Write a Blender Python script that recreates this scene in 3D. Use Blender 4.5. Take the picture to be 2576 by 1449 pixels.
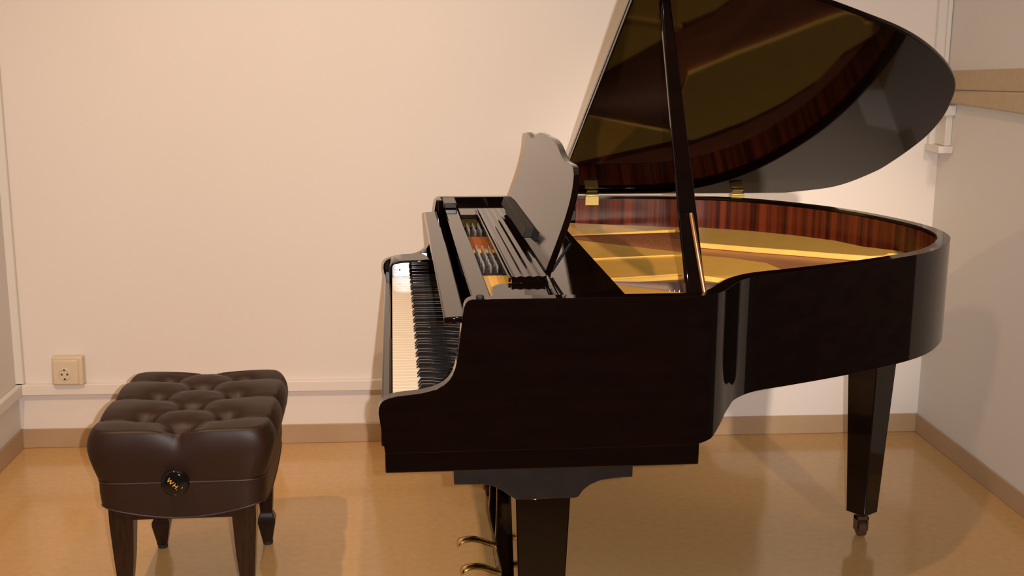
import bpy, bmesh, math, random
from mathutils import Vector, Matrix
random.seed(4)
for o in list(bpy.data.objects): bpy.data.objects.remove(o)
S = bpy.context.scene
COL = S.collection
PI = math.pi

# ------------------------------------------------------------------ camera
F_PX = 2999.972
CAM = Vector((0.03354, -2.19373, 1.43145))
YAW, PITCH, ROLL = 0.10038, 0.20696, 0.00689
fw = Vector((math.sin(YAW)*math.cos(PITCH), math.cos(YAW)*math.cos(PITCH), -math.sin(PITCH)))
rt = Vector((math.cos(YAW), -math.sin(YAW), 0))
up = rt.cross(fw)
r2 = rt*math.cos(ROLL) + up*math.sin(ROLL)
u2 = -rt*math.sin(ROLL) + up*math.cos(ROLL)
cd = bpy.data.cameras.new('camera')
cd.sensor_width = 36.0
cd.lens = F_PX/2576*36
cd.clip_start = 0.05
cam = bpy.data.objects.new('camera', cd)
COL.objects.link(cam)
M = Matrix.Identity(4)
for i in range(3):
    M[i][0] = r2[i]; M[i][1] = u2[i]; M[i][2] = -fw[i]; M[i][3] = CAM[i]
cam.matrix_world = M
S.camera = cam

# ------------------------------------------------------------------ world, exposure, lights
w = bpy.data.worlds.new('world'); S.world = w; w.use_nodes = True
bg = w.node_tree.nodes['Background']
bg.inputs[0].default_value = (1.0, 0.74, 0.56, 1); bg.inputs[1].default_value = 0.05
S.view_settings.view_transform = 'Standard'
S.view_settings.look = 'None'
S.view_settings.exposure = -0.12
S.view_settings.gamma = 1.0
S.view_settings.use_curve_mapping = False

def spot(name, loc, target, power, color, angle=100, blend=.6, size=.03):
    l = bpy.data.lights.new(name, 'SPOT'); l.energy = power; l.color = color
    l.spot_size = math.radians(angle); l.spot_blend = blend; l.shadow_soft_size = size
    o = bpy.data.objects.new(name, l); COL.objects.link(o); o.location = loc
    o.rotation_euler = (Vector(target)-Vector(loc)).to_track_quat('-Z', 'Y').to_euler()
    return o
WARM = (1.0, 0.66, 0.39)
spot('ceiling_spot_light', (-1.05, -0.45, 3.0), (-0.3, 1.4, 0.45), 165, WARM, 84, 1.0)
spot('ceiling_spot_light', (0.257, -0.823, 3.0), (1.0, 1.0, 0.3), 95, WARM, 90, 1.0)
spot('ceiling_spot_light', (-0.45, 0.8, 3.1), (-0.45, 1.94, 1.35), 30, (1.0, .68, .42), 80, 1.0)
spot('plate_fill_light', (1.75, -4.4, 2.9), (1.30, 1.05, 0.92), 1100, (1.0, .84, .70), 17, 1.0, .10)  # added fill, no room fixture: brightens the gold plate under the lid
# the camera's own flash: a small source just right of the lens
spot('camera_flash_light', tuple(CAM + r2*0.06 + u2*0.012 - fw*0.01), tuple(CAM+fw*4), 270, (1.0, 0.93, 0.91), 84, .8, .008)
al = bpy.data.lights.new('ceiling_bounce_light', 'AREA'); al.energy = 9; al.color = (1, .74, .5); al.shape = 'RECTANGLE'; al.size = 3.0; al.size_y = 3.0
ao = bpy.data.objects.new('ceiling_bounce_light', al); COL.objects.link(ao); ao.location = (0.3, 0.0, 3.12)

# ------------------------------------------------------------------ materials
MATS = {}
def mat(name, col, rough=.5, metal=0.0, spec=.5, coat=0.0, noise=None, bump=None, ior=1.5):
    m = bpy.data.materials.new(name); m.use_nodes = True
    nt = m.node_tree; b = nt.nodes['Principled BSDF']
    b.inputs['Base Color'].default_value = (*col, 1)
    b.inputs['Roughness'].default_value = rough
    b.inputs['Metallic'].default_value = metal
    b.inputs['Specular IOR Level'].default_value = spec
    b.inputs['Coat Weight'].default_value = coat
    b.inputs['IOR'].default_value = ior
    tc = nt.nodes.new('ShaderNodeTexCoord')
    if noise:
        sc, col2 = noise[0], noise[1]
        n = nt.nodes.new('ShaderNodeTexNoise'); n.inputs['Scale'].default_value = sc; n.inputs['Detail'].default_value = 6
        mp = nt.nodes.new('ShaderNodeMapping')
        if len(noise) > 2: mp.inputs['Scale'].default_value = noise[2]
        nt.links.new(tc.outputs['Object'], mp.inputs[0]); nt.links.new(mp.outputs[0], n.inputs[0])
        r = nt.nodes.new('ShaderNodeValToRGB')
        r.color_ramp.elements[0].position = .35; r.color_ramp.elements[1].position = .65
        r.color_ramp.elements[0].color = (*col, 1); r.color_ramp.elements[1].color = (*col2, 1)
        nt.links.new(n.outputs[0], r.inputs[0]); nt.links.new(r.outputs[0], b.inputs['Base Color'])
    if bump:
        n2 = nt.nodes.new('ShaderNodeTexNoise'); n2.inputs['Scale'].default_value = bump[0]; n2.inputs['Detail'].default_value = 4
        nt.links.new(tc.outputs['Object'], n2.inputs[0])
        bp = nt.nodes.new('ShaderNodeBump'); bp.inputs['Strength'].default_value = bump[1]; bp.inputs['Distance'].default_value = bump[2]
        nt.links.new(n2.outputs[0], bp.inputs['Height']); nt.links.new(bp.outputs[0], b.inputs['Normal'])
    MATS[name] = m
    return m
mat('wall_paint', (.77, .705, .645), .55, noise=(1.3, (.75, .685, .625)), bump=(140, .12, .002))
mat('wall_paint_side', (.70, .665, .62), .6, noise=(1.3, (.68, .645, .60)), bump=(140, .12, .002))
mat('trunking_plastic', (.72, .68, .62), .35)
mat('baseboard_vinyl', (.44, .30, .18), .32, noise=(9, (.41, .275, .16)))
mat('floor_vinyl', (.56, .345, .140), .13, noise=(45, (.525, .315, .122)), bump=(3.0, .05, .01))
mat('ceiling_paint', (.75, .70, .64), .8)
mat('tan_board', (.50, .38, .24), .5, noise=(6, (.46, .35, .22), (1, 8, 8)))
mat('black_lacquer', (.0034, .0014, .0010), .05, ior=1.42, noise=(7, (.0052, .0020, .0014), (1, 5, 5)), bump=(6, .03, .004))
mat('lid_lacquer', (.0030, .0012, .0009), .05, ior=1.31, spec=.24, noise=(7, (.0052, .0020, .0014), (1, 5, 5)))
mat('satin_black', (.012, .009, .008), .28, noise=(30, (.016, .012, .010)))
mat('frame_black', (.010, .008, .008), .6, spec=.25)
mat('ivory', (.80, .70, .56), .16)
mat('ebony', (.010, .009, .010), .14)
mat('gold_iron', (1.0, .60, .13), .36, metal=.0, noise=(25, (.97, .55, .11)), bump=(60, .1, .001))
mat('spruce', (.56, .21, .10), .35, noise=(14, (.48, .17, .08), (1, 9, 9)))
mat('copper_strings', (.22, .075, .025), .4, metal=.3, noise=(60, (.13, .04, .012), (.6, 14, 1)))
mat('dark_strings', (.10, .06, .055), .35, metal=.3, noise=(60, (.05, .03, .03), (.6, 14, 1)))
mat('orange_felt', (.42, .12, .012), .8, noise=(40, (.34, .09, .01)))
mat('steel', (.85, .84, .82), .34, metal=1.0)
mat('brass', (.78, .52, .20), .22, metal=1.0)
mat('stick_warm_reflection', (.50, .24, .10), .38, metal=.8)  # warm reflection on the glossy short stick, painted in as its colour
mat('brass_dull', (.55, .40, .13), .42, metal=.8)
mat('leather', (.026, .0095, .0048), .46, spec=.32, noise=(90, (.024, .010, .0055)), bump=(420, .25, .0006))
mat('seam_thread', (.030, .013, .008), .45)
mat('dark_mahogany', (.012, .0040, .0028), .22, noise=(20, (.022, .009, .006), (6, 6, 1)))
mat('knob_black', (.006, .005, .005), .05)
mat('gold_letter', (.65, .33, .06), .5)
mat('socket_plastic', (.66, .54, .38), .32)
mat('socket_white', (.66, .60, .52), .3)
mat('socket_dark', (.03, .025, .02), .6)
mat('rubber', (.02, .018, .017), .6)
mat('caster_metal', (.16, .085, .06), .35, metal=.7)
# red mahogany veneer with upright stripes that follow the length of the rim
def veneer():
    m = bpy.data.materials.new('ribbon_mahogany'); m.use_nodes = True; nt = m.node_tree; b = nt.nodes['Principled BSDF']
    uv = nt.nodes.new('ShaderNodeUVMap'); uv.uv_map = 'UVMap'
    mp = nt.nodes.new('ShaderNodeMapping'); mp.inputs['Scale'].default_value = (48, .5, 1)
    n = nt.nodes.new('ShaderNodeTexNoise'); n.inputs['Scale'].default_value = 1.0; n.inputs['Detail'].default_value = 3
    r = nt.nodes.new('ShaderNodeValToRGB'); e = r.color_ramp.elements
    e[0].position = .36; e[0].color = (.036, .006, .003, 1); e[1].position = .66; e[1].color = (.18, .030, .008, 1)
    nt.links.new(uv.outputs[0], mp.inputs[0]); nt.links.new(mp.outputs[0], n.inputs[0]); nt.links.new(n.outputs[0], r.inputs[0])
    nt.links.new(r.outputs[0], b.inputs['Base Color']); b.inputs['Roughness'].default_value = .22
    MATS['ribbon_mahogany'] = m
veneer()

# ------------------------------------------------------------------ mesh helpers
def link(name, verts, faces, m, parent=None, bevel=0, seg=2, smooth=False, angle=35, uvs=None):
    me = bpy.data.meshes.new(name); me.from_pydata([tuple(v) for v in verts], [], faces)
    bm = bmesh.new(); bm.from_mesh(me); bmesh.ops.recalc_face_normals(bm, faces=bm.faces); bm.to_mesh(me); bm.free()
    o = bpy.data.objects.new(name, me); COL.objects.link(o)
    me.materials.append(MATS[m])
    if smooth:
        for p in me.polygons: p.use_smooth = True
        try: me.set_sharp_from_angle(angle=math.radians(angle))
        except Exception: pass
    if bevel:
        md = o.modifiers.new('bevel', 'BEVEL'); md.width = bevel; md.segments = seg; md.limit_method = 'ANGLE'; md.angle_limit = math.radians(32)
        md.harden_normals = False
        for p in me.polygons: p.use_smooth = True
        try: me.set_sharp_from_angle(angle=math.radians(angle))
        except Exception: pass
    if parent: o.parent = parent; o.matrix_parent_inverse = parent.matrix_world.inverted()
    return o
class MB:
    def __init__(s): s.v = []; s.f = []
    def add(s, v, f):
        k = len(s.v); s.v += [Vector(q) for q in v]; s.f += [tuple(i+k for i in q) for q in f]; return s
    def box(s, x0, x1, y0, y1, z0, z1):
        return s.add([(x0,y0,z0),(x1,y0,z0),(x1,y1,z0),(x0,y1,z0),(x0,y0,z1),(x1,y0,z1),(x1,y1,z1),(x0,y1,z1)],
                     [(0,3,2,1),(4,5,6,7),(0,1,5,4),(1,2,6,5),(2,3,7,6),(3,0,4,7)])
    def prism(s, pts, ax, a, b):
        def mk(p, t):
            q = list(p); q.insert(ax, t); return q
        n = len(pts)
        return s.add([mk(p, a) for p in pts]+[mk(p, b) for p in pts],
                     [tuple(range(n))[::-1], tuple(range(n, 2*n))]+[(i, (i+1) % n, n+(i+1) % n, n+i) for i in range(n)])
    def tube(s, pts, rad, n=12, flat=1.0):
        pts = [Vector(p) for p in pts]; rs = rad if isinstance(rad, (list, tuple)) else [rad]*len(pts)
        rings = []; ref = Vector((0, 0, 1))
        for i, p in enumerate(pts):
            d = (pts[min(i+1, len(pts)-1)]-pts[max(i-1, 0)]).normalized()
            a = d.cross(ref)
            if a.length < .05: a = d.cross(Vector((0, 1, 0)))
            a.normalize(); b = a.cross(d).normalized()
            rings.append([p+a*math.cos(2*PI*k/n)*rs[i]+b*math.sin(2*PI*k/n)*rs[i]*flat for k in range(n)])
        v = [q for r in rings for q in r]; f = []
        for i in range(len(pts)-1):
            for k in range(n): f.append((i*n+k, i*n+(k+1) % n, (i+1)*n+(k+1) % n, (i+1)*n+k))
        f.append(tuple(range(n))[::-1]); f.append(tuple((len(pts)-1)*n+k for k in range(n)))
        return s.add(v, f)
    def lathe(s, c, axis, prof, n=28):
        # prof: (radius, distance along axis)
        ax = Vector(axis).normalized(); a = ax.orthogonal().normalized(); b = ax.cross(a); c = Vector(c)
        v = []; f = []
        for (r, h) in prof:
            for k in range(n): v.append(c+ax*h+(a*math.cos(2*PI*k/n)+b*math.sin(2*PI*k/n))*max(r, 1e-5))
        for i in range(len(prof)-1):
            for k in range(n): f.append((i*n+k, i*n+(k+1) % n, (i+1)*n+(k+1) % n, (i+1)*n+k))
        f.append(tuple(range(n))[::-1]); f.append(tuple((len(prof)-1)*n+k for k in range(n)))
        return s.add(v, f)
    def rot(s, M):
        s.v = [M @ q for q in s.v]; return s
    def build(s, name, m, parent=None, bevel=0, seg=2, smooth=False, angle=35):
        return link(name, s.v, s.f, m, parent, bevel, seg, smooth, angle)
def box(name, m, x0, x1, y0, y1, z0, z1, parent=None, bevel=.002, seg=2):
    return MB().box(x0, x1, y0, y1, z0, z1).build(name, m, parent, bevel, seg)
def prism(name, m, pts, ax, a, b, parent=None, bevel=.002, seg=2):
    return MB().prism(pts, ax, a, b).build(name, m, parent, bevel, seg)
def empty(name, loc, label, cat, group=None):
    o = bpy.data.objects.new(name, None); COL.objects.link(o); o.location = loc; o.empty_display_size = .1
    o['label'] = label; o['category'] = cat
    if group: o['group'] = group
    bpy.context.view_layer.update()
    return o
def catmull(P, n=8, closed=False):
    P = [Vector(p) for p in P]; out = []
    for i in range(len(P)-1):
        p0 = P[max(i-1, 0)]; p1 = P[i]; p2 = P[i+1]; p3 = P[min(i+2, len(P)-1)]
        for k in range(n):
            t = k/n
            out.append(.5*((2*p1)+(p2-p0)*t+(2*p0-5*p1+4*p2-p3)*t*t+(3*p1-p0-3*p2+p3)*t**3))
    out.append(P[-1]); return out
def lerp_tab(tab, x):
    if x <= tab[0][0]: return tab[0][1]
    for (a, b), (c, d) in zip(tab[:-1], tab[1:]):
        if x <= c: return b+(d-b)*(x-a)/(c-a) if c > a else d
    return tab[-1][1]

# ------------------------------------------------------------------ the room (turned slightly against the piano)
WA = -0.02221
RM = Matrix.Rotation(WA, 4, 'Z')
WY, XL, XR = 1.9404, -1.3262, 1.9266
def room(mb): return mb.rot(RM)
def struct(o): o['kind'] = 'structure'; return o
struct(room(MB().box(XL-.2, XR+.2, -4.2, WY+.2, -.1, 0)).build('floor', 'floor_vinyl'))
struct(room(MB().box(XL-.2, XR+.2, -4.2, WY+.2, 3.2, 3.3)).build('ceiling', 'ceiling_paint'))
struct(room(MB().box(XL-.15, XR+.15, WY, WY+.12, 0, 3.2)).build('wall_back', 'wall_paint'))
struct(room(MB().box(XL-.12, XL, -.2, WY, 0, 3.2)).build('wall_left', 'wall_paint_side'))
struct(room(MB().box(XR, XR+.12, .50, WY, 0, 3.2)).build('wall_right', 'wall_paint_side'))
struct(room(MB().box(XL, XR, WY-.007, WY, 0, .070)).build('baseboard_back', 'baseboard_vinyl', bevel=.002))
struct(room(MB().box(XL, XL+.007, -.2, WY, 0, .070)).build('baseboard_left', 'baseboard_vinyl', bevel=.002))
struct(room(MB().box(XR-.007, XR, .50, WY, 0, .070)).build('baseboard_right', 'baseboard_vinyl', bevel=.002))
# cable trunking: a horizontal run along the back and left walls, an upright run in each corner
struct(room(MB().box(XL, .42, WY-.022, WY, .196, .236)).build('trim_1', 'wall_paint', bevel=.004))
struct(room(MB().box(XL, XL+.022, -.2, WY, .196, .236)).build('trim_2', 'wall_paint_side', bevel=.004))
struct(room(MB().box(XL-.01, XL+.028, WY-.018, WY, .238, 3.2)).build('trim_3', 'trunking_plastic', bevel=.003))
struct(room(MB().box(XR-.045, XR-.008, WY-.020, WY, 1.06, 3.2).box(XR-.017, XR-.002, WY-.035, WY, 1.06, 3.2)).build('trim_4', 'trunking_plastic', bevel=.003))
struct(room(MB().box(XR-.052, XR, WY-.120, WY, 1.048, 1.073).box(XR-.052, XR, WY-.120, WY, 1.178, 1.214)
     .box(XR-.024, XR, WY-.100, WY, 1.073, 1.178)).build('trim_5', 'trunking_plastic', bevel=.003))
# tan board and the rounded rail under it on the right wall
struct(room(MB().prism([(1.935, 1.262), (1.0, 1.292), (1.0, 1.366), (1.935, 1.327)], 0, XR-.020, XR)).build('trim_6', 'tan_board', bevel=.002))
struct(room(MB().prism([(1.935, 1.222), (1.0, 1.214), (1.0, 1.290), (1.935, 1.260)], 0, XR-.034, XR)).build('trim_7', 'tan_board', bevel=.006))

# wall socket
so = empty('wall_socket', RM @ Vector((-1.141, WY, .24)), 'beige surface-mounted wall socket with one round outlet, above the cable trunking', 'socket')
def rp(mb): return mb.rot(RM)
rp(MB().prism([(-1.196, .237), (-1.090, .237), (-1.090, .339), (-1.194, .339)], 1, WY-.038, WY-.001)).build('surface_box', 'socket_plastic', so, .005, 3)
rp(MB().prism([(-1.190, .242), (-1.104, .242), (-1.104, .329), (-1.189, .329)], 1, WY-.045, WY-.037)).build('cover_frame', 'socket_plastic', so, .004, 3)
cxs, czs = -1.150, .279
ins = rp(MB().lathe((cxs, WY-.0452, czs), (0, -1, 0), [(.0215, -.002), (.0215, .0015), (.0195, .003), (.0188, .001), (.0185, -.001)], 36)).build('socket_insert', 'socket_white', so, smooth=True)
rp(MB().lathe((cxs-.0095, WY-.0465, czs), (0, -1, 0), [(.0032, 0), (.0032, .001)], 14)
   .lathe((cxs+.0095, WY-.0465, czs), (0, -1, 0), [(.0032, 0), (.0032, .001)], 14)
   .box(cxs-.0035, cxs+.0035, WY-.0475, WY-.046, czs+.014, czs+.0205)
   .box(cxs-.0035, cxs+.0035, WY-.0475, WY-.046, czs-.0205, czs-.014)).build('pin_hole', 'socket_dark', so)
rp(MB().lathe((cxs+.036, WY-.045, czs-.008), (0, -1, 0), [(.0035, 0), (.0030, .0015)], 14)).build('screw_cap', 'socket_white', so, smooth=True)

# ================================================================== GRAND PIANO
W = 1.5
ZR = .9475
piano = empty('grand_piano', (.7, .75, 0), 'black lacquered baby grand piano with its lid propped open and keyboard to the left', 'piano')
# plan of the rim (outer side), from the near arm round the tail to the far arm
curve = [(.56, 0), (.60, .000), (.645, .012), (.680, .048), (.712, .100), (.748, .152), (.800, .196), (.884, .232), (.989, .278), (1.101, .332), (1.226, .405),
         (1.301, .464), (1.362, .535), (1.413, .615), (1.442, .69), (1.455, .786), (1.445, .898), (1.398, 1.058), (1.332, 1.193),
         (1.248, 1.302), (1.153, 1.390), (1.041, 1.452), (.92, 1.487), (.80, 1.499), (.70, 1.5)]
curve = [p.to_2d() for p in catmull([(x, y, 0) for x, y in curve], 6)]
prof = [(0, .727), (.0008, .738), (.004, .746), (.010, .752), (.020, .7565), (.036, .760), (.060, .7625), (.082, .765), (.100, .769), (.113, .7735), (.125, .780),
        (.135, .789), (.142, .800), (.147, .814), (.151, .832), (.154, .855), (.1575, .885), (.161, .915), (.164, .932), (.167, .940), (.172, .945), (.179, ZR)]
def ztop(x): return lerp_tab(prof, x)
def zbot(p):
    if p.y > 1.0 and p.x < .9: return .648 if p.x < .6 else .648+.046*min(1, (p.x-.6)/.2)
    return lerp_tab([(.62, .646), (.66, .652), (.70, .682), (.73, .694), (2, .694)], p.x)
xs = [p[0] for p in prof]+[.22, .3, .4, .5]
path = [Vector((x, 0)) for x in xs]+curve+[Vector((x, W)) for x in reversed(xs+[.6])]
TH = .031
def offset(path, d):
    out = []
    for i, p in enumerate(path):
        a = path[max(i-1, 0)]; b = path[min(i+1, len(path)-1)]
        t = (b-a); 
        if t.length < 1e-6: t = Vector((1, 0))
        t.normalize(); out.append(p+Vector((-t.y, t.x))*d)
    return out
inn = offset(path, TH)
for i, p in enumerate(path):           # straight runs keep exact lines
    if p.y == 0 and p.x <= .56: inn[i] = Vector((p.x, TH))
    if p.y == W and p.x <= .60: inn[i] = Vector((p.x, W-TH))
v = []; f = []
n = len(path)
for p, q in zip(path, inn):
    zt, zb = ztop(min(p.x, 1)), zbot(p)
    ib = max(0, .0115*(1-p.x/.06))
    v += [(p.x, p.y, zt), (p.x+ib, p.y, zb), (q.x, q.y, zt), (q.x+ib, q.y, zb)]
for i in range(n-1):
    a = 4*i; b = 4*(i+1)
    f += [(a, b, b+1, a+1), (a+2, a+3, b+3, b+2), (a, a+2, b+2, b), (a+1, b+1, b+3, a+3)]
f += [(0, 1, 3, 2), (4*(n-1), 4*(n-1)+2, 4*(n-1)+3, 4*(n-1)+1)]
rim = link('rim', v, f, 'black_lacquer', piano, bevel=.0045, seg=3, angle=50)
# inner rim veneer (a strip that stands against the inside of the rim)
i0 = next(i for i, p in enumerate(path) if p.x > .52)
i1 = max(i for i, p in enumerate(path) if p.x > .50)
vp = offset(path, TH+.001); vq = offset(path, TH+.006)
seq = list(range(i0, i1+1)); v = []; f = []; uvl = []; L = 0
for k, i in enumerate(seq):
    if k: L += (path[i]-path[seq[k-1]]).length
    for (pt, z) in ((vp[i], .825), (vp[i], .9385), (vq[i], .9385), (vq[i], .825)):
        v.append((pt.x, pt.y, z)); uvl.append((L, z))
for k in range(len(seq)-1):
    a = 4*k; b = a+4
    f += [(a, b, b+1, a+1), (a+1, b+1, b+2, a+2), (a+2, b+2, b+3, a+3), (a+3, b+3, b, a)]
ven = link('inner_veneer', v, f, 'ribbon_mahogany', piano, smooth=True, angle=40)
ul = ven.data.uv_layers.new(name='UVMap')
for lp in ven.data.loops: ul.data[lp.index].uv = uvl[lp.vertex_index]
ven['label'] = 'striped red mahogany lining'

# soundboard
ins_path = offset(path, TH+.008)
sb = [(p.x, p.y) for p in ins_path if p.x >= .20]
prism('soundboard', 'spruce', sb, 2, .845, .852, piano, 0)
# keybed under the arms
box('keybed', 'black_lacquer', .011, .637, .030, W-.030, .594, .647, piano, .003)
# underside boards below the curved case
prism('case_underside', 'satin_black', [(p.x, p.y) for p in offset(path, TH+.012) if p.x >= .60], 2, .700, .715, piano, 0)

# iron plate: flat arms of gold-painted iron
plate = MB()
ZP0, ZP = .853, .868
polys = [
    [(.30, 1.225), (.537, 1.224), (.552, 1.209), (.881, 1.301), (.893, 1.060), (1.027, .975), (1.123, .923), (1.215, .868), (1.296, .824), (1.338, .829), (1.363, .860),
     (1.417, .853), (1.425, .868), (1.410, .896), (1.334, .972), (1.293, 1.074), (1.208, 1.171), (1.112, 1.250), (.966, 1.335), (.890, 1.342), (.70, 1.405), (.558, 1.453), (.30, 1.456)],
    [(.42, 1.142), (.549, 1.132), (.811, .910), (.842, .888), (.83, .868), (.800, .874), (.542, .815), (.42, .815)],
    [(.42, .809), (.541, .809), (.797, .868), (.850, .862), (.926, .815), (.989, .742), (1.002, .639), (.93, .572), (.906, .560), (.843, .526), (.781, .588), (.736, .611), (.542, .564), (.42, .564)],
    [(.42, .494), (.547, .494), (.685, .400), (.732, .363), (.70, .25), (.60, .06), (.42, .06)],
]
for p in polys: plate.prism(p, 2, ZP0, ZP)
plate.build('iron_plate', 'gold_iron', piano, .0015, 1)['label'] = 'gold painted iron plate'
# ribs of the plate standing a little higher
prism('plate_rib', 'gold_iron', [(.54, .815), (.84, .868), (.842, .880), (.54, .828)], 2, .8682, .872, piano, .001)
prism('plate_rib', 'gold_iron', [(.54, .552), (.735, .600), (.735, .611), (.54, .564)], 2, .8682, .872, piano, .001)
# strings: copper-wound bass strings and the dark treble field, as thin sheets of wires
def strings(name, m, a0, a1, b0, b1, cnt, r, z0, z1, kind='stuff'):
    mb = MB()
    for k in range(cnt):
        t = k/(cnt-1)
        p = Vector(a0).lerp(Vector(a1), t); q = Vector(b0).lerp(Vector(b1), t)
        mb.tube([(p.x, p.y, z0), (q.x, q.y, z1)], r, 5)
    o = mb.build(name, m, piano, smooth=True); o['kind'] = kind
    return o
strings('bass_string', 'copper_strings', (.50, 1.20), (.50, 1.14), (.905, 1.285), (.815, .925), 46, .0022, .866, .860)
strings('treble_string', 'dark_strings', (.50, .560), (.50, .500), (.840, .530), (.742, .385), 60, .0008, .864, .860)
prism('treble_bridge', 'dark_strings', [(.50, .556), (.736, .600), (.786, .578), (.836, .528), (.816, .480), (.770, .420), (.736, .385), (.69, .413), (.50, .496)], 2, .8525, .8575, piano, 0)
# row of hitch pins
for k in range(9):
    t = k/8
    p = Vector((.742, .408)).lerp(Vector((.828, .515)), t)
    MB().lathe((p.x, p.y, .857), (0, 0, 1), [(.0016, 0), (.0016, .010), (.0010, .011)], 8).build('hitch_pin', 'steel', piano, smooth=True)
for k in range(5):
    p = Vector((.662, .432)).lerp(Vector((.705, .425)), k/4)
    MB().lathe((p.x, p.y, .857), (0, 0, 1), [(.0016, 0), (.0016, .010), (.0010, .011)], 8).build('hitch_pin', 'steel', piano, smooth=True)

# ---- keys
KX0, KX1, KZ = .027, .150, .7235
KY0, KW = .120, 1.225/52
KYE = KY0+1.225
box('key_slip', 'black_lacquer', .004, .0235, TH+.001, W-TH-.001, .648, .716, piano, .004, 3)
box('key_frame', 'satin_black', .0245, .30, TH+.002, W-TH-.002, .650, .699, piano, .002)
for k in range(52):
    y0 = KY0+k*KW
    box('white_key', 'ivory', KX0, KX1+.02, y0+.0005, y0+KW-.0005, .701, KZ, piano, .0012, 2)
# keys run from treble (near) to bass (far); a black key sits beside every line but those of B-C and E-F
names = 'ABCDEFG'
for k in range(51):
    lo = names[k % 7]            # the k-th white key from the bass
    if lo in 'BE': continue
    yb = KYE-(k+1)*KW
    mb = MB()
    a, b = .0052, .0044
    mb.add([(.078, yb-a, KZ-.001), (.170, yb-a, KZ-.001), (.170, yb+a, KZ-.001), (.078, yb+a, KZ-.001),
            (.086, yb-b, KZ+.0115), (.170, yb-b, KZ+.0115), (.170, yb+b, KZ+.0115), (.086, yb+b, KZ+.0115)],
           [(0, 3, 2, 1), (4, 5, 6, 7), (0, 1, 5, 4), (1, 2, 6, 5), (2, 3, 7, 6), (3, 0, 4, 7)])
    mb.build('black_key', 'ebony', piano, .0016, 3)
# end blocks beside the keys
for (a, b, dz) in ((TH+.001, KY0-.001, .046), (KYE+.001, W-TH-.001, 0)):
    mb = MB().prism([(.019, .7005), (.19, .7005), (.19, .777-dz), (.060, .772-dz), (.032, .768-dz), (.021, .758-dz), (.0185, .744-dz*.8)], 1, a, b)
    kb = mb.build('key_block', 'black_lacquer', piano, .006, 3)
yb = KYE+.001
MB().lathe((.050, yb-.0005, .745), (0, -1, 0), [(.0026, 0), (.0022, .0012)], 14).build('block_screw', 'rubber', piano, smooth=True)
# fallboard with the flat lip on top
prism('fallboard', 'black_lacquer', [(.1535, .7365), (.166, .7365), (.170, .800), (.170, .890), (.158, .890), (.154, .800)], 1, .040, W-.040, piano, .002)
prism('fallboard_lip', 'black_lacquer', [(.1275, .889), (.169, .893), (.169, .905), (.1275, .9025)], 1, .044, W-.036, piano, .0035, 3)
# ---- top frame around the music desk
ZB = .9305
# front rail, and the flat board around the opening
box('front_rail', 'black_lacquer', .1845, .2235, TH+.002, W-TH-.002, .905, ZB, piano, .0025, 3)
prism('desk_board', 'black_lacquer', [(.2265, .033), (.494, .033), (.494, 1.467), (.2265, 1.467), (.2265, 1.215), (.30, 1.215), (.30, .232), (.262, .232), (.245, .222), (.2345, .200), (.230, .150), (.2265, .060)],
      2, .918, ZB-.0006, piano, .0012)
for (a, b) in ((1.335, 1.466),):
    box('lid_block', 'satin_black', .183, .222, a, b, ZB+.0005, .9475, piano, .003)
box('rim_front_post', 'black_lacquer', .168, .1825, 1.40, 1.467, .905, .9475, piano, .004)
MB().lathe((.195, .016, .9475), (0, 0, 1), [(.008, -.001), (.008, .003), (.0065, .0045), (.003, .0045)], 18).build('lid_bumper', 'rubber', piano, smooth=True)
# pin block with tuning pins seen through the opening
box('pin_block', 'gold_iron', .215, .318, .040, 1.455, .872, .884, piano, .001)
box('pin_block_felt', 'orange_felt', .219, .310, .895, 1.085, .8845, .887, piano, .001)
box('pin_block_dark_felt', 'frame_black', .219, .317, .545, .830, .8845, .8865, piano, .001)  # dark felt beneath the tuning pins
box('pin_block_dark_felt', 'frame_black', .219, .317, 1.087, 1.255, .8845, .8865, piano, .001)
def pins(y0, y1, rows, cols):
    mb = MB()
    for i in range(rows):
        for j in range(cols):
            x = .228+.082*i/(rows-1)+random.uniform(-.001, .001); y = y0+(y1-y0)*(j+.5*(i % 2))/cols
            mb.lathe((x, y, .8865), (0, 0, 1), [(.0021, 0), (.0021, .008), (.0030, .0085), (.0030, .0155), (.0024, .0175)], 8)
    o = mb.build('tuning_pins', 'steel', piano, smooth=True); o['kind'] = 'stuff'
pins(.560, .855, 6, 20); pins(1.090, 1.245, 6, 11)
# ---- music desk: grooved slide, support board, ledge, scrolled panel
gp = []
N = 60
x0, x1 = .2775, .350
for k in range(N+1):
    t = k/N
    gp.append((x0+(x1-x0)*t, .9432+.0009*math.cos(t*4*2*PI)+.0008*t))
gp = [(x0-.001, .937)]+gp+[(x1+.001, .937), (x1, .9303)]+[(x0+(x1-x0)*(1-k/20), .9301) for k in range(1, 20)]+[(x0, .9303)]
MB().prism(gp, 1, .232, 1.245).build('desk_slide', 'black_lacquer', piano, smooth=True, angle=50)
box('slide_lip', 'black_lacquer', .2705, .2755, .234, 1.245, .9315, .9405, piano, .001)
prism('desk_rest', 'black_lacquer', [(.351, .9303), (.3665, .9303), (.3665, .9390), (.351, .9400)], 1, .285, 1.217, piano, .001)
prism('music_ledge', 'frame_black', [(.3425, .9600), (.368, .9600), (.376, .9840), (.350, .9840)], 1, .622, 1.205, piano, .002)
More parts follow.
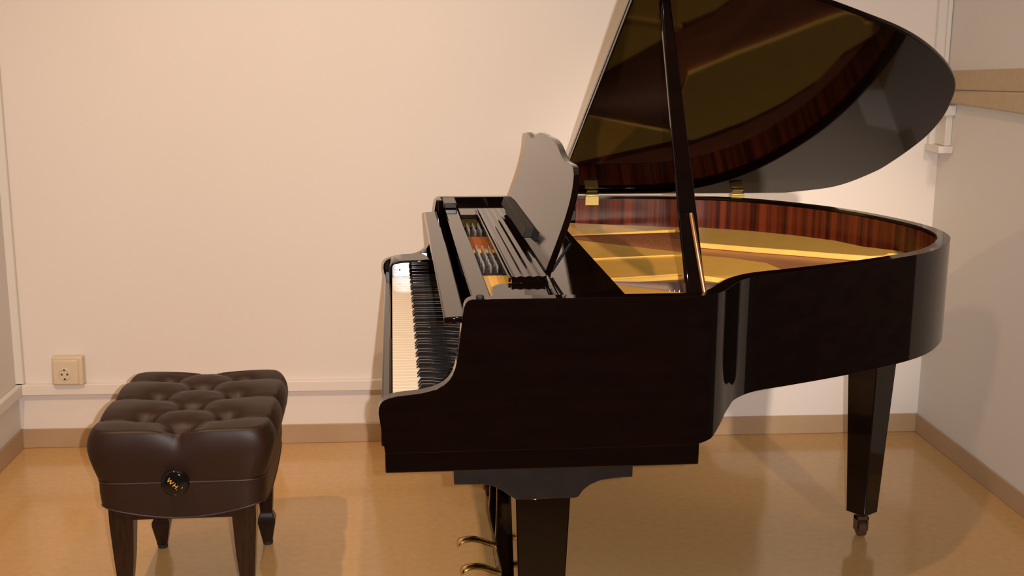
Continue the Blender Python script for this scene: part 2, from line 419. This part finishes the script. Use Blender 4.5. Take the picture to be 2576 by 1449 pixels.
# panel: section (x, z) swept along y with a scrolled upper edge
sec = catmull([(.3535, .9415, 0), (.3610, .9615, 0), (.3795, 1.012, 0), (.3955, 1.060, 0), (.4070, 1.105, 0), (.4120, 1.145, 0), (.4130, 1.200, 0)], 7)
top_tab = [(0, 1.150), (.006, 1.157), (.015, 1.1625), (.03, 1.1655), (.06, 1.1665), (.10, 1.1645), (.145, 1.1645), (.186, 1.168), (.22, 1.1735), (.26, 1.183), (.30, 1.1905), (.34, 1.1945), (.38, 1.196), (.43, 1.1955), (.5, 1.1935)]
py0, py1 = .284, 1.218
far_tab = [(0, 1.150), (.006, 1.158), (.018, 1.1665), (.04, 1.1705), (.07, 1.1712), (.10, 1.1685), (.13, 1.1640), (.160, 1.1612), (.19, 1.1630), (.22, 1.1680), (.26, 1.1780), (.30, 1.1860), (.35, 1.1915), (.42, 1.1935), (.5, 1.1940)]
def panel_top(t): return lerp_tab(top_tab, t) if t <= .5 else lerp_tab(far_tab, 1-t)
ny, nz = 90, 26
seclen = [0]
for a, b in zip(sec[:-1], sec[1:]): seclen.append(seclen[-1]+(b-a).length)
def sec_at_z(z):
    for a, b in zip(sec[:-1], sec[1:]):
        if z <= b.y: 
            t = (z-a.y)/(b.y-a.y); q = a.lerp(b, t); d = (b-a).normalized(); return q.x, Vector((d.y, -d.x))
    a, b = sec[-2], sec[-1]; d = (b-a).normalized(); return b.x, Vector((d.y, -d.x))
v = []; f = []
for side in (0, 1):
    for i in range(ny+1):
        t = i/ny; y = py0+(py1-py0)*t; zt = panel_top(t)
        for j in range(nz+1):
            z = .9415+(zt-.9415)*j/nz
            x, nn = sec_at_z(z)
            th = .014*side
            v.append((x+nn.x*th, y, z+nn.y*th))
st = (ny+1)*(nz+1)
g = lambda s, i, j: s*st+i*(nz+1)+j
for i in range(ny):
    for j in range(nz):
        f.append((g(0, i, j), g(0, i+1, j), g(0, i+1, j+1), g(0, i, j+1))); f.append((g(1, i, j), g(1, i, j+1), g(1, i+1, j+1), g(1, i+1, j)))
    f.append((g(0, i, nz), g(0, i+1, nz), g(1, i+1, nz), g(1, i, nz))); f.append((g(0, i, 0), g(1, i, 0), g(1, i+1, 0), g(0, i+1, 0)))
for j in range(nz):
    f.append((g(0, 0, j), g(0, 0, j+1), g(1, 0, j+1), g(1, 0, j))); f.append((g(0, ny, j), g(1, ny, j), g(1, ny, j+1), g(0, ny, j+1)))
link('music_desk_panel', v, f, 'black_lacquer', piano, bevel=.002, seg=2, angle=40)
# props behind the panel and the bent arm at its near end
for yy in (.315, 1.185):
    MB().tube([(.398, yy, 1.020), (.412, yy, .999), (.372, yy, .9375)], .0035, 8).build('desk_prop', 'frame_black', piano, smooth=True)
MB().tube(catmull([(.3545, .262, .9375), (.3530, .225, .9405), (.3505, .170, .9415), (.3490, .110, .9400), (.3500, .060, .9370), (.3580, .042, .9355), (.372, .040, .9350)], 6), .0052, 12).build('desk_arm', 'black_lacquer', piano, smooth=True)

# ---- lid, hinged on the far side and propped open
HY, HZ, PH = 1.492, .9515, math.radians(24)
def lid(px, py, d): # point of the closed lid (plan x, y), d above the lid's lower face
    s = HY-py
    return Vector((px, HY-s*math.cos(PH)+d*math.sin(PH)*1.0, HZ+s*math.sin(PH)+d*math.cos(PH)))
lp = [(.517, -.01), (.58, -.01), (.655, -.004), (.70, .014), (.75, .043), (.82, .080), (.91, .122), (1.04, .200), (1.15, .272), (1.25, .360), (1.35, .475), (1.418, .585),
      (1.462, .710), (1.490, .820), (1.507, .94), (1.510, 1.04), (1.505, 1.16), (1.488, 1.28), (1.42, 1.425), (1.28, 1.490), (1.15, 1.492), (.542, 1.492)]
lp2 = [p.to_2d() for p in catmull([(x, y, 0) for x, y in lp[2:20]], 6)]
lpts = [Vector(lp[0]), Vector(lp[1])]+lp2+[Vector(lp[20]), Vector(lp[21])]
def lid_plate(name, pts, d0, d1, m):
    nn = len(pts)
    v = [lid(p[0], p[1], d0) for p in pts]+[lid(p[0], p[1], d1) for p in pts]
    f = [tuple(range(nn)), tuple(range(nn, 2*nn))]+[(i, (i+1) % nn, nn+(i+1) % nn, nn+i) for i in range(nn)]
    return link(name, v, f, m, piano, bevel=.003, seg=2, angle=45)
lid_plate('lid', lpts, 0, .0135, 'lid_lacquer')
lid_plate('lid_flap', [(.518, -.012), (.908, -.012), (.932, 1.47), (.542, 1.47)], .0165, .030, 'black_lacquer')
# hinges
for hx in (.651, 1.116):
    h = MB().box(hx-.021, hx+.021, 1.4620, 1.4675, .9205, .949)
    h.add([lid(hx-.017, 1.487, -.0015), lid(hx+.017, 1.487, -.0015), lid(hx+.017, 1.455, -.0015), lid(hx-.017, 1.455, -.0015),
           lid(hx-.017, 1.487, 0), lid(hx+.017, 1.487, 0), lid(hx+.017, 1.455, 0), lid(hx-.017, 1.455, 0)],
          [(0, 1, 2, 3), (4, 7, 6, 5), (0, 4, 5, 1), (1, 5, 6, 2), (2, 6, 7, 3), (3, 7, 4, 0)])
    h.tube([(hx-.021, 1.4655, .9505), (hx+.021, 1.4655, .9505)], .0042, 10)
    h.build('lid_hinge', 'brass_dull', piano, .0006, 1)['label'] = 'brass lid hinge'
# prop stick: long tapered stick and the short one folded beside it
def stick(name, a, b, w0, w1, th, parent, m):
    a = Vector(a); b = Vector(b); d = (b-a).normalized(); x = Vector((1, 0, 0)); x = (x-d*x.dot(d)).normalized(); y = d.cross(x)
    v = []
    for p, w in ((a, w0), (a.lerp(b, .12), w0*.93), (a.lerp(b, .3), w0*.80+w1*.2), (b, w1)):
        for sx, sy in ((-1, -1), (1, -1), (1, 1), (-1, 1)): v.append(p+x*sx*w/2+y*sy*th/2)
    f = [(0, 3, 2, 1), (12, 13, 14, 15)]
    for k in range(3):
        for i in range(4): f.append((4*k+i, 4*k+(i+1) % 4, 4*k+4+(i+1) % 4, 4*k+4+i))
    return link(name, v, f, m, parent, bevel=.004, seg=3, angle=40)
stick('prop_stick', (.625, .052, .928), (.5795, .2195, 1.508), .040, .021, .016, piano, 'black_lacquer')
stick('short_prop_stick', (.640, .038, .932), (.6145, .082, 1.098), .0095, .008, .008, piano, 'stick_warm_reflection')
MB().lathe((.632, .046, .9335), (1, 0, 0), [(.009, -.022), (.009, .022)], 16).build('prop_pivot', 'brass_dull', piano, .001, smooth=True)
prism('prop_socket', 'satin_black', [(.598, .034), (.664, .034), (.660, .066), (.602, .066)], 2, .875, .932, piano, .002)

# ---- legs
def leg_block(yc, sgn):
    # ogee bracket plate below the keybed
    pts = [(.146, .5935), (.506, .5935), (.506, .566), (.470, .5645), (.440, .5605), (.420, .552), (.406, .541), (.396, .5265), (.386, .5245), (.272, .5245), (.258, .533), (.243, .545), (.222, .556), (.205, .5595), (.146, .5605)]
    return prism('leg_bracket', 'satin_black', pts, 1, yc-.040, yc+.040, piano, .002)
def leg(cx, cy, w0, w1, zt, rz=0, name='leg'):
    mb = MB(); v = []
    for z, wd in ((zt, w0), (.085, w1), (.075, w1)):
        for sx, sy in ((-1, -1), (1, -1), (1, 1), (-1, 1)):
            q = Matrix.Rotation(rz, 3, 'Z') @ Vector((sx*wd/2, sy*wd/2, 0)); v.append((cx+q.x, cy+q.y, z))
    f = [(0, 1, 2, 3), (8, 11, 10, 9)]+[(4*k+i, 4*k+4+i, 4*k+4+(i+1) % 4, 4*k+(i+1) % 4) for k in range(2) for i in range(4)]
    lg = link(name, v, f, 'black_lacquer', piano, bevel=.0025, seg=2, angle=30)
    c = MB()
    c.lathe((cx, cy, .050), (0, 0, 1), [(.020, .026), (.020, .018), (.010, .012), (.009, 0)], 16)
    c.box(cx-.0185, cx-.014, cy-.012, cy+.012, .018, .062).box(cx+.014, cx+.0185, cy-.012, cy+.012, .018, .062).box(cx-.0185, cx+.0185, cy-.012, cy+.012, .052, .062)
    cs = c.build('caster', 'caster_metal', lg, .001)
    MB().lathe((cx, cy, .0238), (1, 0, 0), [(.016, -.0125), (.0235, -.010), (.0235, .010), (.016, .0125)], 20).build('caster_wheel', 'caster_metal', lg, smooth=True)
    return lg
leg_block(.085, 1); leg_block(1.415, -1)
leg(.3255, .105, .111, .078, .525)
leg(.3255, 1.400, .108, .064, .525)
leg(1.392, .985, .108, .064, .700, math.radians(33))
# ---- pedal lyre with two brass pedals
lz = piano
for (ya, yb) in ((.635, .655), (.835, .855)):
    pts = [(.283, .592), (.330, .592), (.333, .30), (.338, .14), (.340, .075), (.297, .075), (.294, .105), (.284, .150), (.280, .182), (.282, .215), (.284, .30)]
    prism('lyre_post', 'black_lacquer', pts, 1, ya, yb, piano, .003, 3)
box('lyre_top', 'black_lacquer', .275, .345, .60, .89, .575, .5935, piano, .003)
box('pedal_box', 'black_lacquer', .296, .345, .62, .87, .033, .082, piano, .005, 3)
for yy in (.662, .835):
    c = catmull([(.306, yy, .072), (.280, yy, .083), (.250, yy, .094), (.225, yy, .0965), (.205, yy, .092), (.196, yy, .083)], 6)
    wd = [.0070+.0125*(k/(len(c)-1))**1.3 for k in range(len(c))]; wd[-1] = .013
    mb = MB(); v = []; f = []
    for p, ww in zip(c, wd):
        for (sx, sz) in ((-1, .0), (-.6, .0060), (.6, .0060), (1, 0), (.6, -.0060), (-.6, -.0060)): v.append((p.x, p.y+sx*ww, p.z+sz))
    for k in range(len(c)-1):
        for i in range(6): f.append((6*k+i, 6*k+(i+1) % 6, 6*k+6+(i+1) % 6, 6*k+6+i))
    f += [tuple(range(6)), tuple(6*(len(c)-1)+i for i in range(6))]
    link('pedal', v, f, 'brass', piano, smooth=True, angle=60)['label'] = 'polished brass pedal'
for yy in (.645, .845):
    MB().tube([(.342, yy, .060), (.560, yy, .592)], .006, 10).build('lyre_brace', 'black_lacquer', piano, smooth=True)

# ================================================================== PIANO BENCH
BX, BY0, BY1 = -.487, .575, 1.118
bench = empty('piano_bench', (BX, .845, 0), 'dark brown leather piano bench with buttoned tufted seat and side knob', 'bench')
btn = [(dx, y) for y in (.705, .880, 1.045) for dx in (-.104, .104)]+[(0, y) for y in (.625, .790, .962)]
hx, hy = .223, (BY1-BY0)/2

byc = (BY0+BY1)/2
creases = []
for dx, y in btn[:6]:
    for cx_, cy_ in ((0, .625), (0, .790), (0, .962), (0, 1.118)):
        if abs(cy_-y) < .10: creases.append(((dx, y), (cx_, cy_)))
    creases.append(((dx, y), (math.copysign(hx, dx), y-.004)))
creases += [((0, .625), (0, BY0)), ((-.104, 1.045), (-.104, 1.118)) if False else ((0, 1.100), (0, BY1))]
def segd(p, a, b):
    ax, ay = a; bx, by = b; dx, dy = bx-ax, by-ay; t = max(0, min(1, ((p[0]-ax)*dx+(p[1]-ay)*dy)/(dx*dx+dy*dy)))
    return math.hypot(p[0]-ax-t*dx, p[1]-ay-t*dy)
def hmap(x, y):
    db = min(math.hypot(x-a, y-b) for a, b in btn)
    dc = min(segd((x, y), a, b) for a, b in creases)
    return -.036*math.exp(-(db/.022)**2)-.012*math.exp(-(db/.045)**2)-.0055*math.exp(-(dc/.008)**2)-.009*math.exp(-(dc/.038)**2)
v = []; f = []
NU, NR = 160, 34   # around, and rings from the seam up over the edge to the middle
def outline(a, ex, ey, p=11.0):
    c, s_ = math.cos(a), math.sin(a)
    if abs(c) < 1e-9: c = 1e-9
    r = (abs(c/ex)**p+abs(s_/ey)**p)**(-1/p); return r*c, r*s_
ringdef = [(.905, 0, .378), (.928, 0, .392), (.957, 0, .412), (.985, 0, .435), (1.0, 0, .455), (1.0, 0, .468), (.990, 0, .482), (.970, 0, .4945), (.945, 0, .504), (.915, 0, .5105)]
for (sc, _, z) in ringdef:
    for k in range(NU):
        a = 2*PI*k/NU+.0001; ox, oy = outline(a, hx, hy)
        sx_, sy_ = (1-(1-sc)*1.0)*1.0, 1-(1-sc)*.42
        x, y = ox*sx_, oy*sy_
        q = hmap(x, byc+y)
        wgt = max(0, min(1, (z-.43)/.06))
        n_ = Vector((ox/hx, oy/hy)).normalized()
        v.append((BX+x+n_.x*q*.55*wgt, byc+y+n_.y*q*.55*wgt, z+q*.75*wgt*max(0, (z-.46)/.05)))
inner = 44
for j in range(1, inner+1):
    t = 1-j/inner
    for k in range(NU):
        a = 2*PI*k/NU+.0001; ox, oy = outline(a, hx, hy, 2+4*t**.5 if t > 0 else 2)
        ox, oy = outline(a, hx, hy)
        x, y = ox*.915*t, oy*(1-.085*.42)*t
        z = .5105+.0085*(1-t**4)+hmap(x, byc+y)
        v.append((BX+x, byc+y, z))
tot = len(ringdef)+inner
for j in range(tot-1):
    for k in range(NU): f.append((j*NU+k, j*NU+(k+1) % NU, (j+1)*NU+(k+1) % NU, (j+1)*NU+k))
f.append(tuple(range(NU))[::-1])
cush = link('cushion', v, f, 'leather', bench, smooth=True, angle=75)
for (dx, y) in btn:
    MB().lathe((BX+dx, y, .5105+.0085+hmap(dx, y)-.001), (0, 0, 1), [(.0075, -.002), (.0075, .001), (.005, .0032), (.001, .004)], 16).build('button', 'leather', cush, smooth=True)
# leather skirt with a bowed lower edge on every side
def skirt():
    mb = MB(); x0, x1, y0, y1 = BX-.2015, BX+.2015, BY0+.018, BY1-.014
    zt = .3775; rows = []
    loop = []
    for k in range(NU):
        a = 2*PI*k/NU+.0001; ox, oy = outline(a, .2018, .2607, 11.0)
        tx = abs(ox)/.2015; ty = abs(oy)/.261
        sag = .032*math.sin(PI*(.5+.5*min(ox/.2015, 1))) if ty > tx else .032*math.sin(PI*(.5+.5*max(-1, min(oy/.261, 1))))
        loop.append((BX+ox, byc+oy, .319-max(0, sag)))
    n = len(loop)
    cx_, cy_ = (x0+x1)/2, (y0+y1)/2
    v = []
    for (x, y, z) in loop:
        xi = cx_+(x-cx_)*.93; yi = cy_+(y-cy_)*.95
        bx_ = cx_+(x-cx_)*.985; by_ = cy_+(y-cy_)*.99
        v += [(x, y, zt), (x, y, .5*(zt+z)), (bx_, by_, z), (xi, yi, z), (xi, yi, zt)]
    f = []
    for i in range(n):
        a = 5*i; b = 5*((i+1) % n)
        for k in range(4): f.append((a+k, b+k, b+k+1, a+k+1))
        f.append((a+4, b+4, b, a))
    o = link('skirt', v, f, 'leather', bench, smooth=True, angle=40)
    pip = MB(); lp_ = [(x*1.0, y, zt+.0005) for (x, y, z) in loop]+[(loop[0][0], loop[0][1], zt+.0005)]
    pip.tube(lp_, .0022, 6)
    pip.tube([(BX+(x-BX)*.985, cy_+(y-cy_)*.99, z) for (x, y, z) in loop]+[(BX+(loop[0][0]-BX)*.985, cy_+(loop[0][1]-cy_)*.99, loop[0][2])], .0022, 6)
    pip.build('piping', 'seam_thread', o, smooth=True)
skirt()
# wooden apron
ap = MB().box(BX-.172, BX+.172, .600, .618, .279, .345).box(BX-.172, BX+.172, 1.072, 1.090, .279, .345).box(BX-.172, BX-.154, .600, 1.090, .279, .345).box(BX+.154, BX+.172, .600, 1.090, .279, .345)
ap.build('apron', 'dark_mahogany', bench, .0015)
box('seat_base', 'dark_mahogany', BX-.178, BX+.178, BY0+.04, BY1-.035, .340, .384, bench, .002)
# legs: square, tapering, with a spade foot
def bench_leg(sx, y0, y1):
    xo = BX+sx*.176; d = -sx
    def ring(z, a, b, ya, yb): return [(xo+d*a, ya, z), (xo+d*b, ya, z), (xo+d*b, yb, z), (xo+d*a, yb, z)]
    front = y0 < .8
    ys = (lambda e, g: (y0+e, y1-g)) if front else (lambda e, g: (y0+g, y1-e))
    R = []
    for z, a, b, e, g in ((.345, 0, .059, 0, 0), (.270, .001, .058, 0, .002), (.180, .006, .053, .003, .010), (.120, .010, .047, .006, .018), (.098, .012, .0455, .008, .020),
                          (.094, .010, .0475, .006, .018), (.080, .004, .0530, .001, .012), (.070, .004, .0530, .001, .012), (.022, .013, .0440, .009, .021), (.010, .014, .0420, .010, .022)):
        ya, yb = ys(e, g); R.append(ring(z, a, b, ya, yb))
    v = [q for r in R for q in r]; f = [(0, 1, 2, 3), tuple(4*(len(R)-1)+i for i in (3, 2, 1, 0))]
    for k in range(len(R)-1):
        for i in range(4): f.append((4*k+i, 4*k+(i+1) % 4, 4*k+4+(i+1) % 4, 4*k+4+i))
    lg = link('leg', v, f, 'dark_mahogany', bench, bevel=.002, seg=2, angle=30)
    r = R[-1]; cx_ = (r[0][0]+r[1][0])/2; cy_ = (r[0][1]+r[2][1])/2
    MB().lathe((cx_, cy_, 0), (0, 0, 1), [(.0135, 0), (.0145, .003), (.0145, .0095), (.0130, .0105)], 18).build('foot_glide', 'rubber', lg, smooth=True)
for sx in (-1, 1):
    bench_leg(sx, .597, .652); bench_leg(sx, 1.040, 1.095)
# adjusting knobs, one on each short side; gold letters on the near one
def knob(y, s):
    c = (BX-.006, y, .388)
    k = MB().lathe(c, (0, s, 0), [(.012, 0), (.012, .022), (.022, .024), (.0300, .028), (.0330, .034), (.0334, .041), (.0315, .0465), (.0270, .0500), (.018, .0520), (.0072, .0528), (.0008, .053)], 40)
    return k.build('adjusting_knob', 'knob_black', bench, smooth=True, angle=60)
kn = knob(BY0+.024, -1)
knob(BY1-.024, 1)
# letters W H and a full stop, drawn with flat strokes on the face of the knob, running down to the right
def letters(parent):
    a = math.radians(-47); ux = Vector((math.cos(a), 0, math.sin(a))); uy = Vector((-math.sin(a), 0, math.cos(a)))
    o = Vector((BX-.007, 0, .3870))
    kc = Vector((BX-.006, 0, .388))
    def surf(p):
        q = o+ux*p[0]+uy*p[1]; r = math.hypot(q.x-kc.x, q.z-kc.z)
        h = lerp_tab([(0, .053), (.0072, .0528), (.018, .0520), (.0270, .0500), (.0315, .0465)], r)
        return Vector((q.x, BY0+.024-h-.0003, q.z))
    mb = MB()
    H = .0100
    sc_ = 1.25
    strokes = [((-.0150, H/2), (-.0125, -H/2)), ((-.0125, -H/2), (-.0095, H/2*.8)), ((-.0095, H/2*.8), (-.0065, -H/2)), ((-.0065, -H/2), (-.0035, H/2)),
               ((.0005, H/2), (.0005, -H/2)), ((.0070, H/2), (.0070, -H/2)), ((.0005, 0), (.0070, 0)), ((.0102, -H/2), (.0112, -H/2+.001))]
    for p, q in strokes:
        p = Vector((p[0]*sc_, p[1])); q = Vector((q[0]*sc_, q[1])); d = (q-p).normalized(); nrm = Vector((-d.y, d.x))*.0010
        c4 = [surf(p+nrm), surf(p-nrm), surf(q-nrm), surf(q+nrm)]
        lo = [c+Vector((0, .0008, 0)) for c in c4]
        mb.add(c4+lo, [(0, 1, 2, 3), (4, 7, 6, 5), (0, 4, 5, 1), (1, 5, 6, 2), (2, 6, 7, 3), (3, 7, 4, 0)])
    mb.build('lettering', 'gold_letter', parent)['label'] = 'gold letters WH on the knob'
letters(kn)
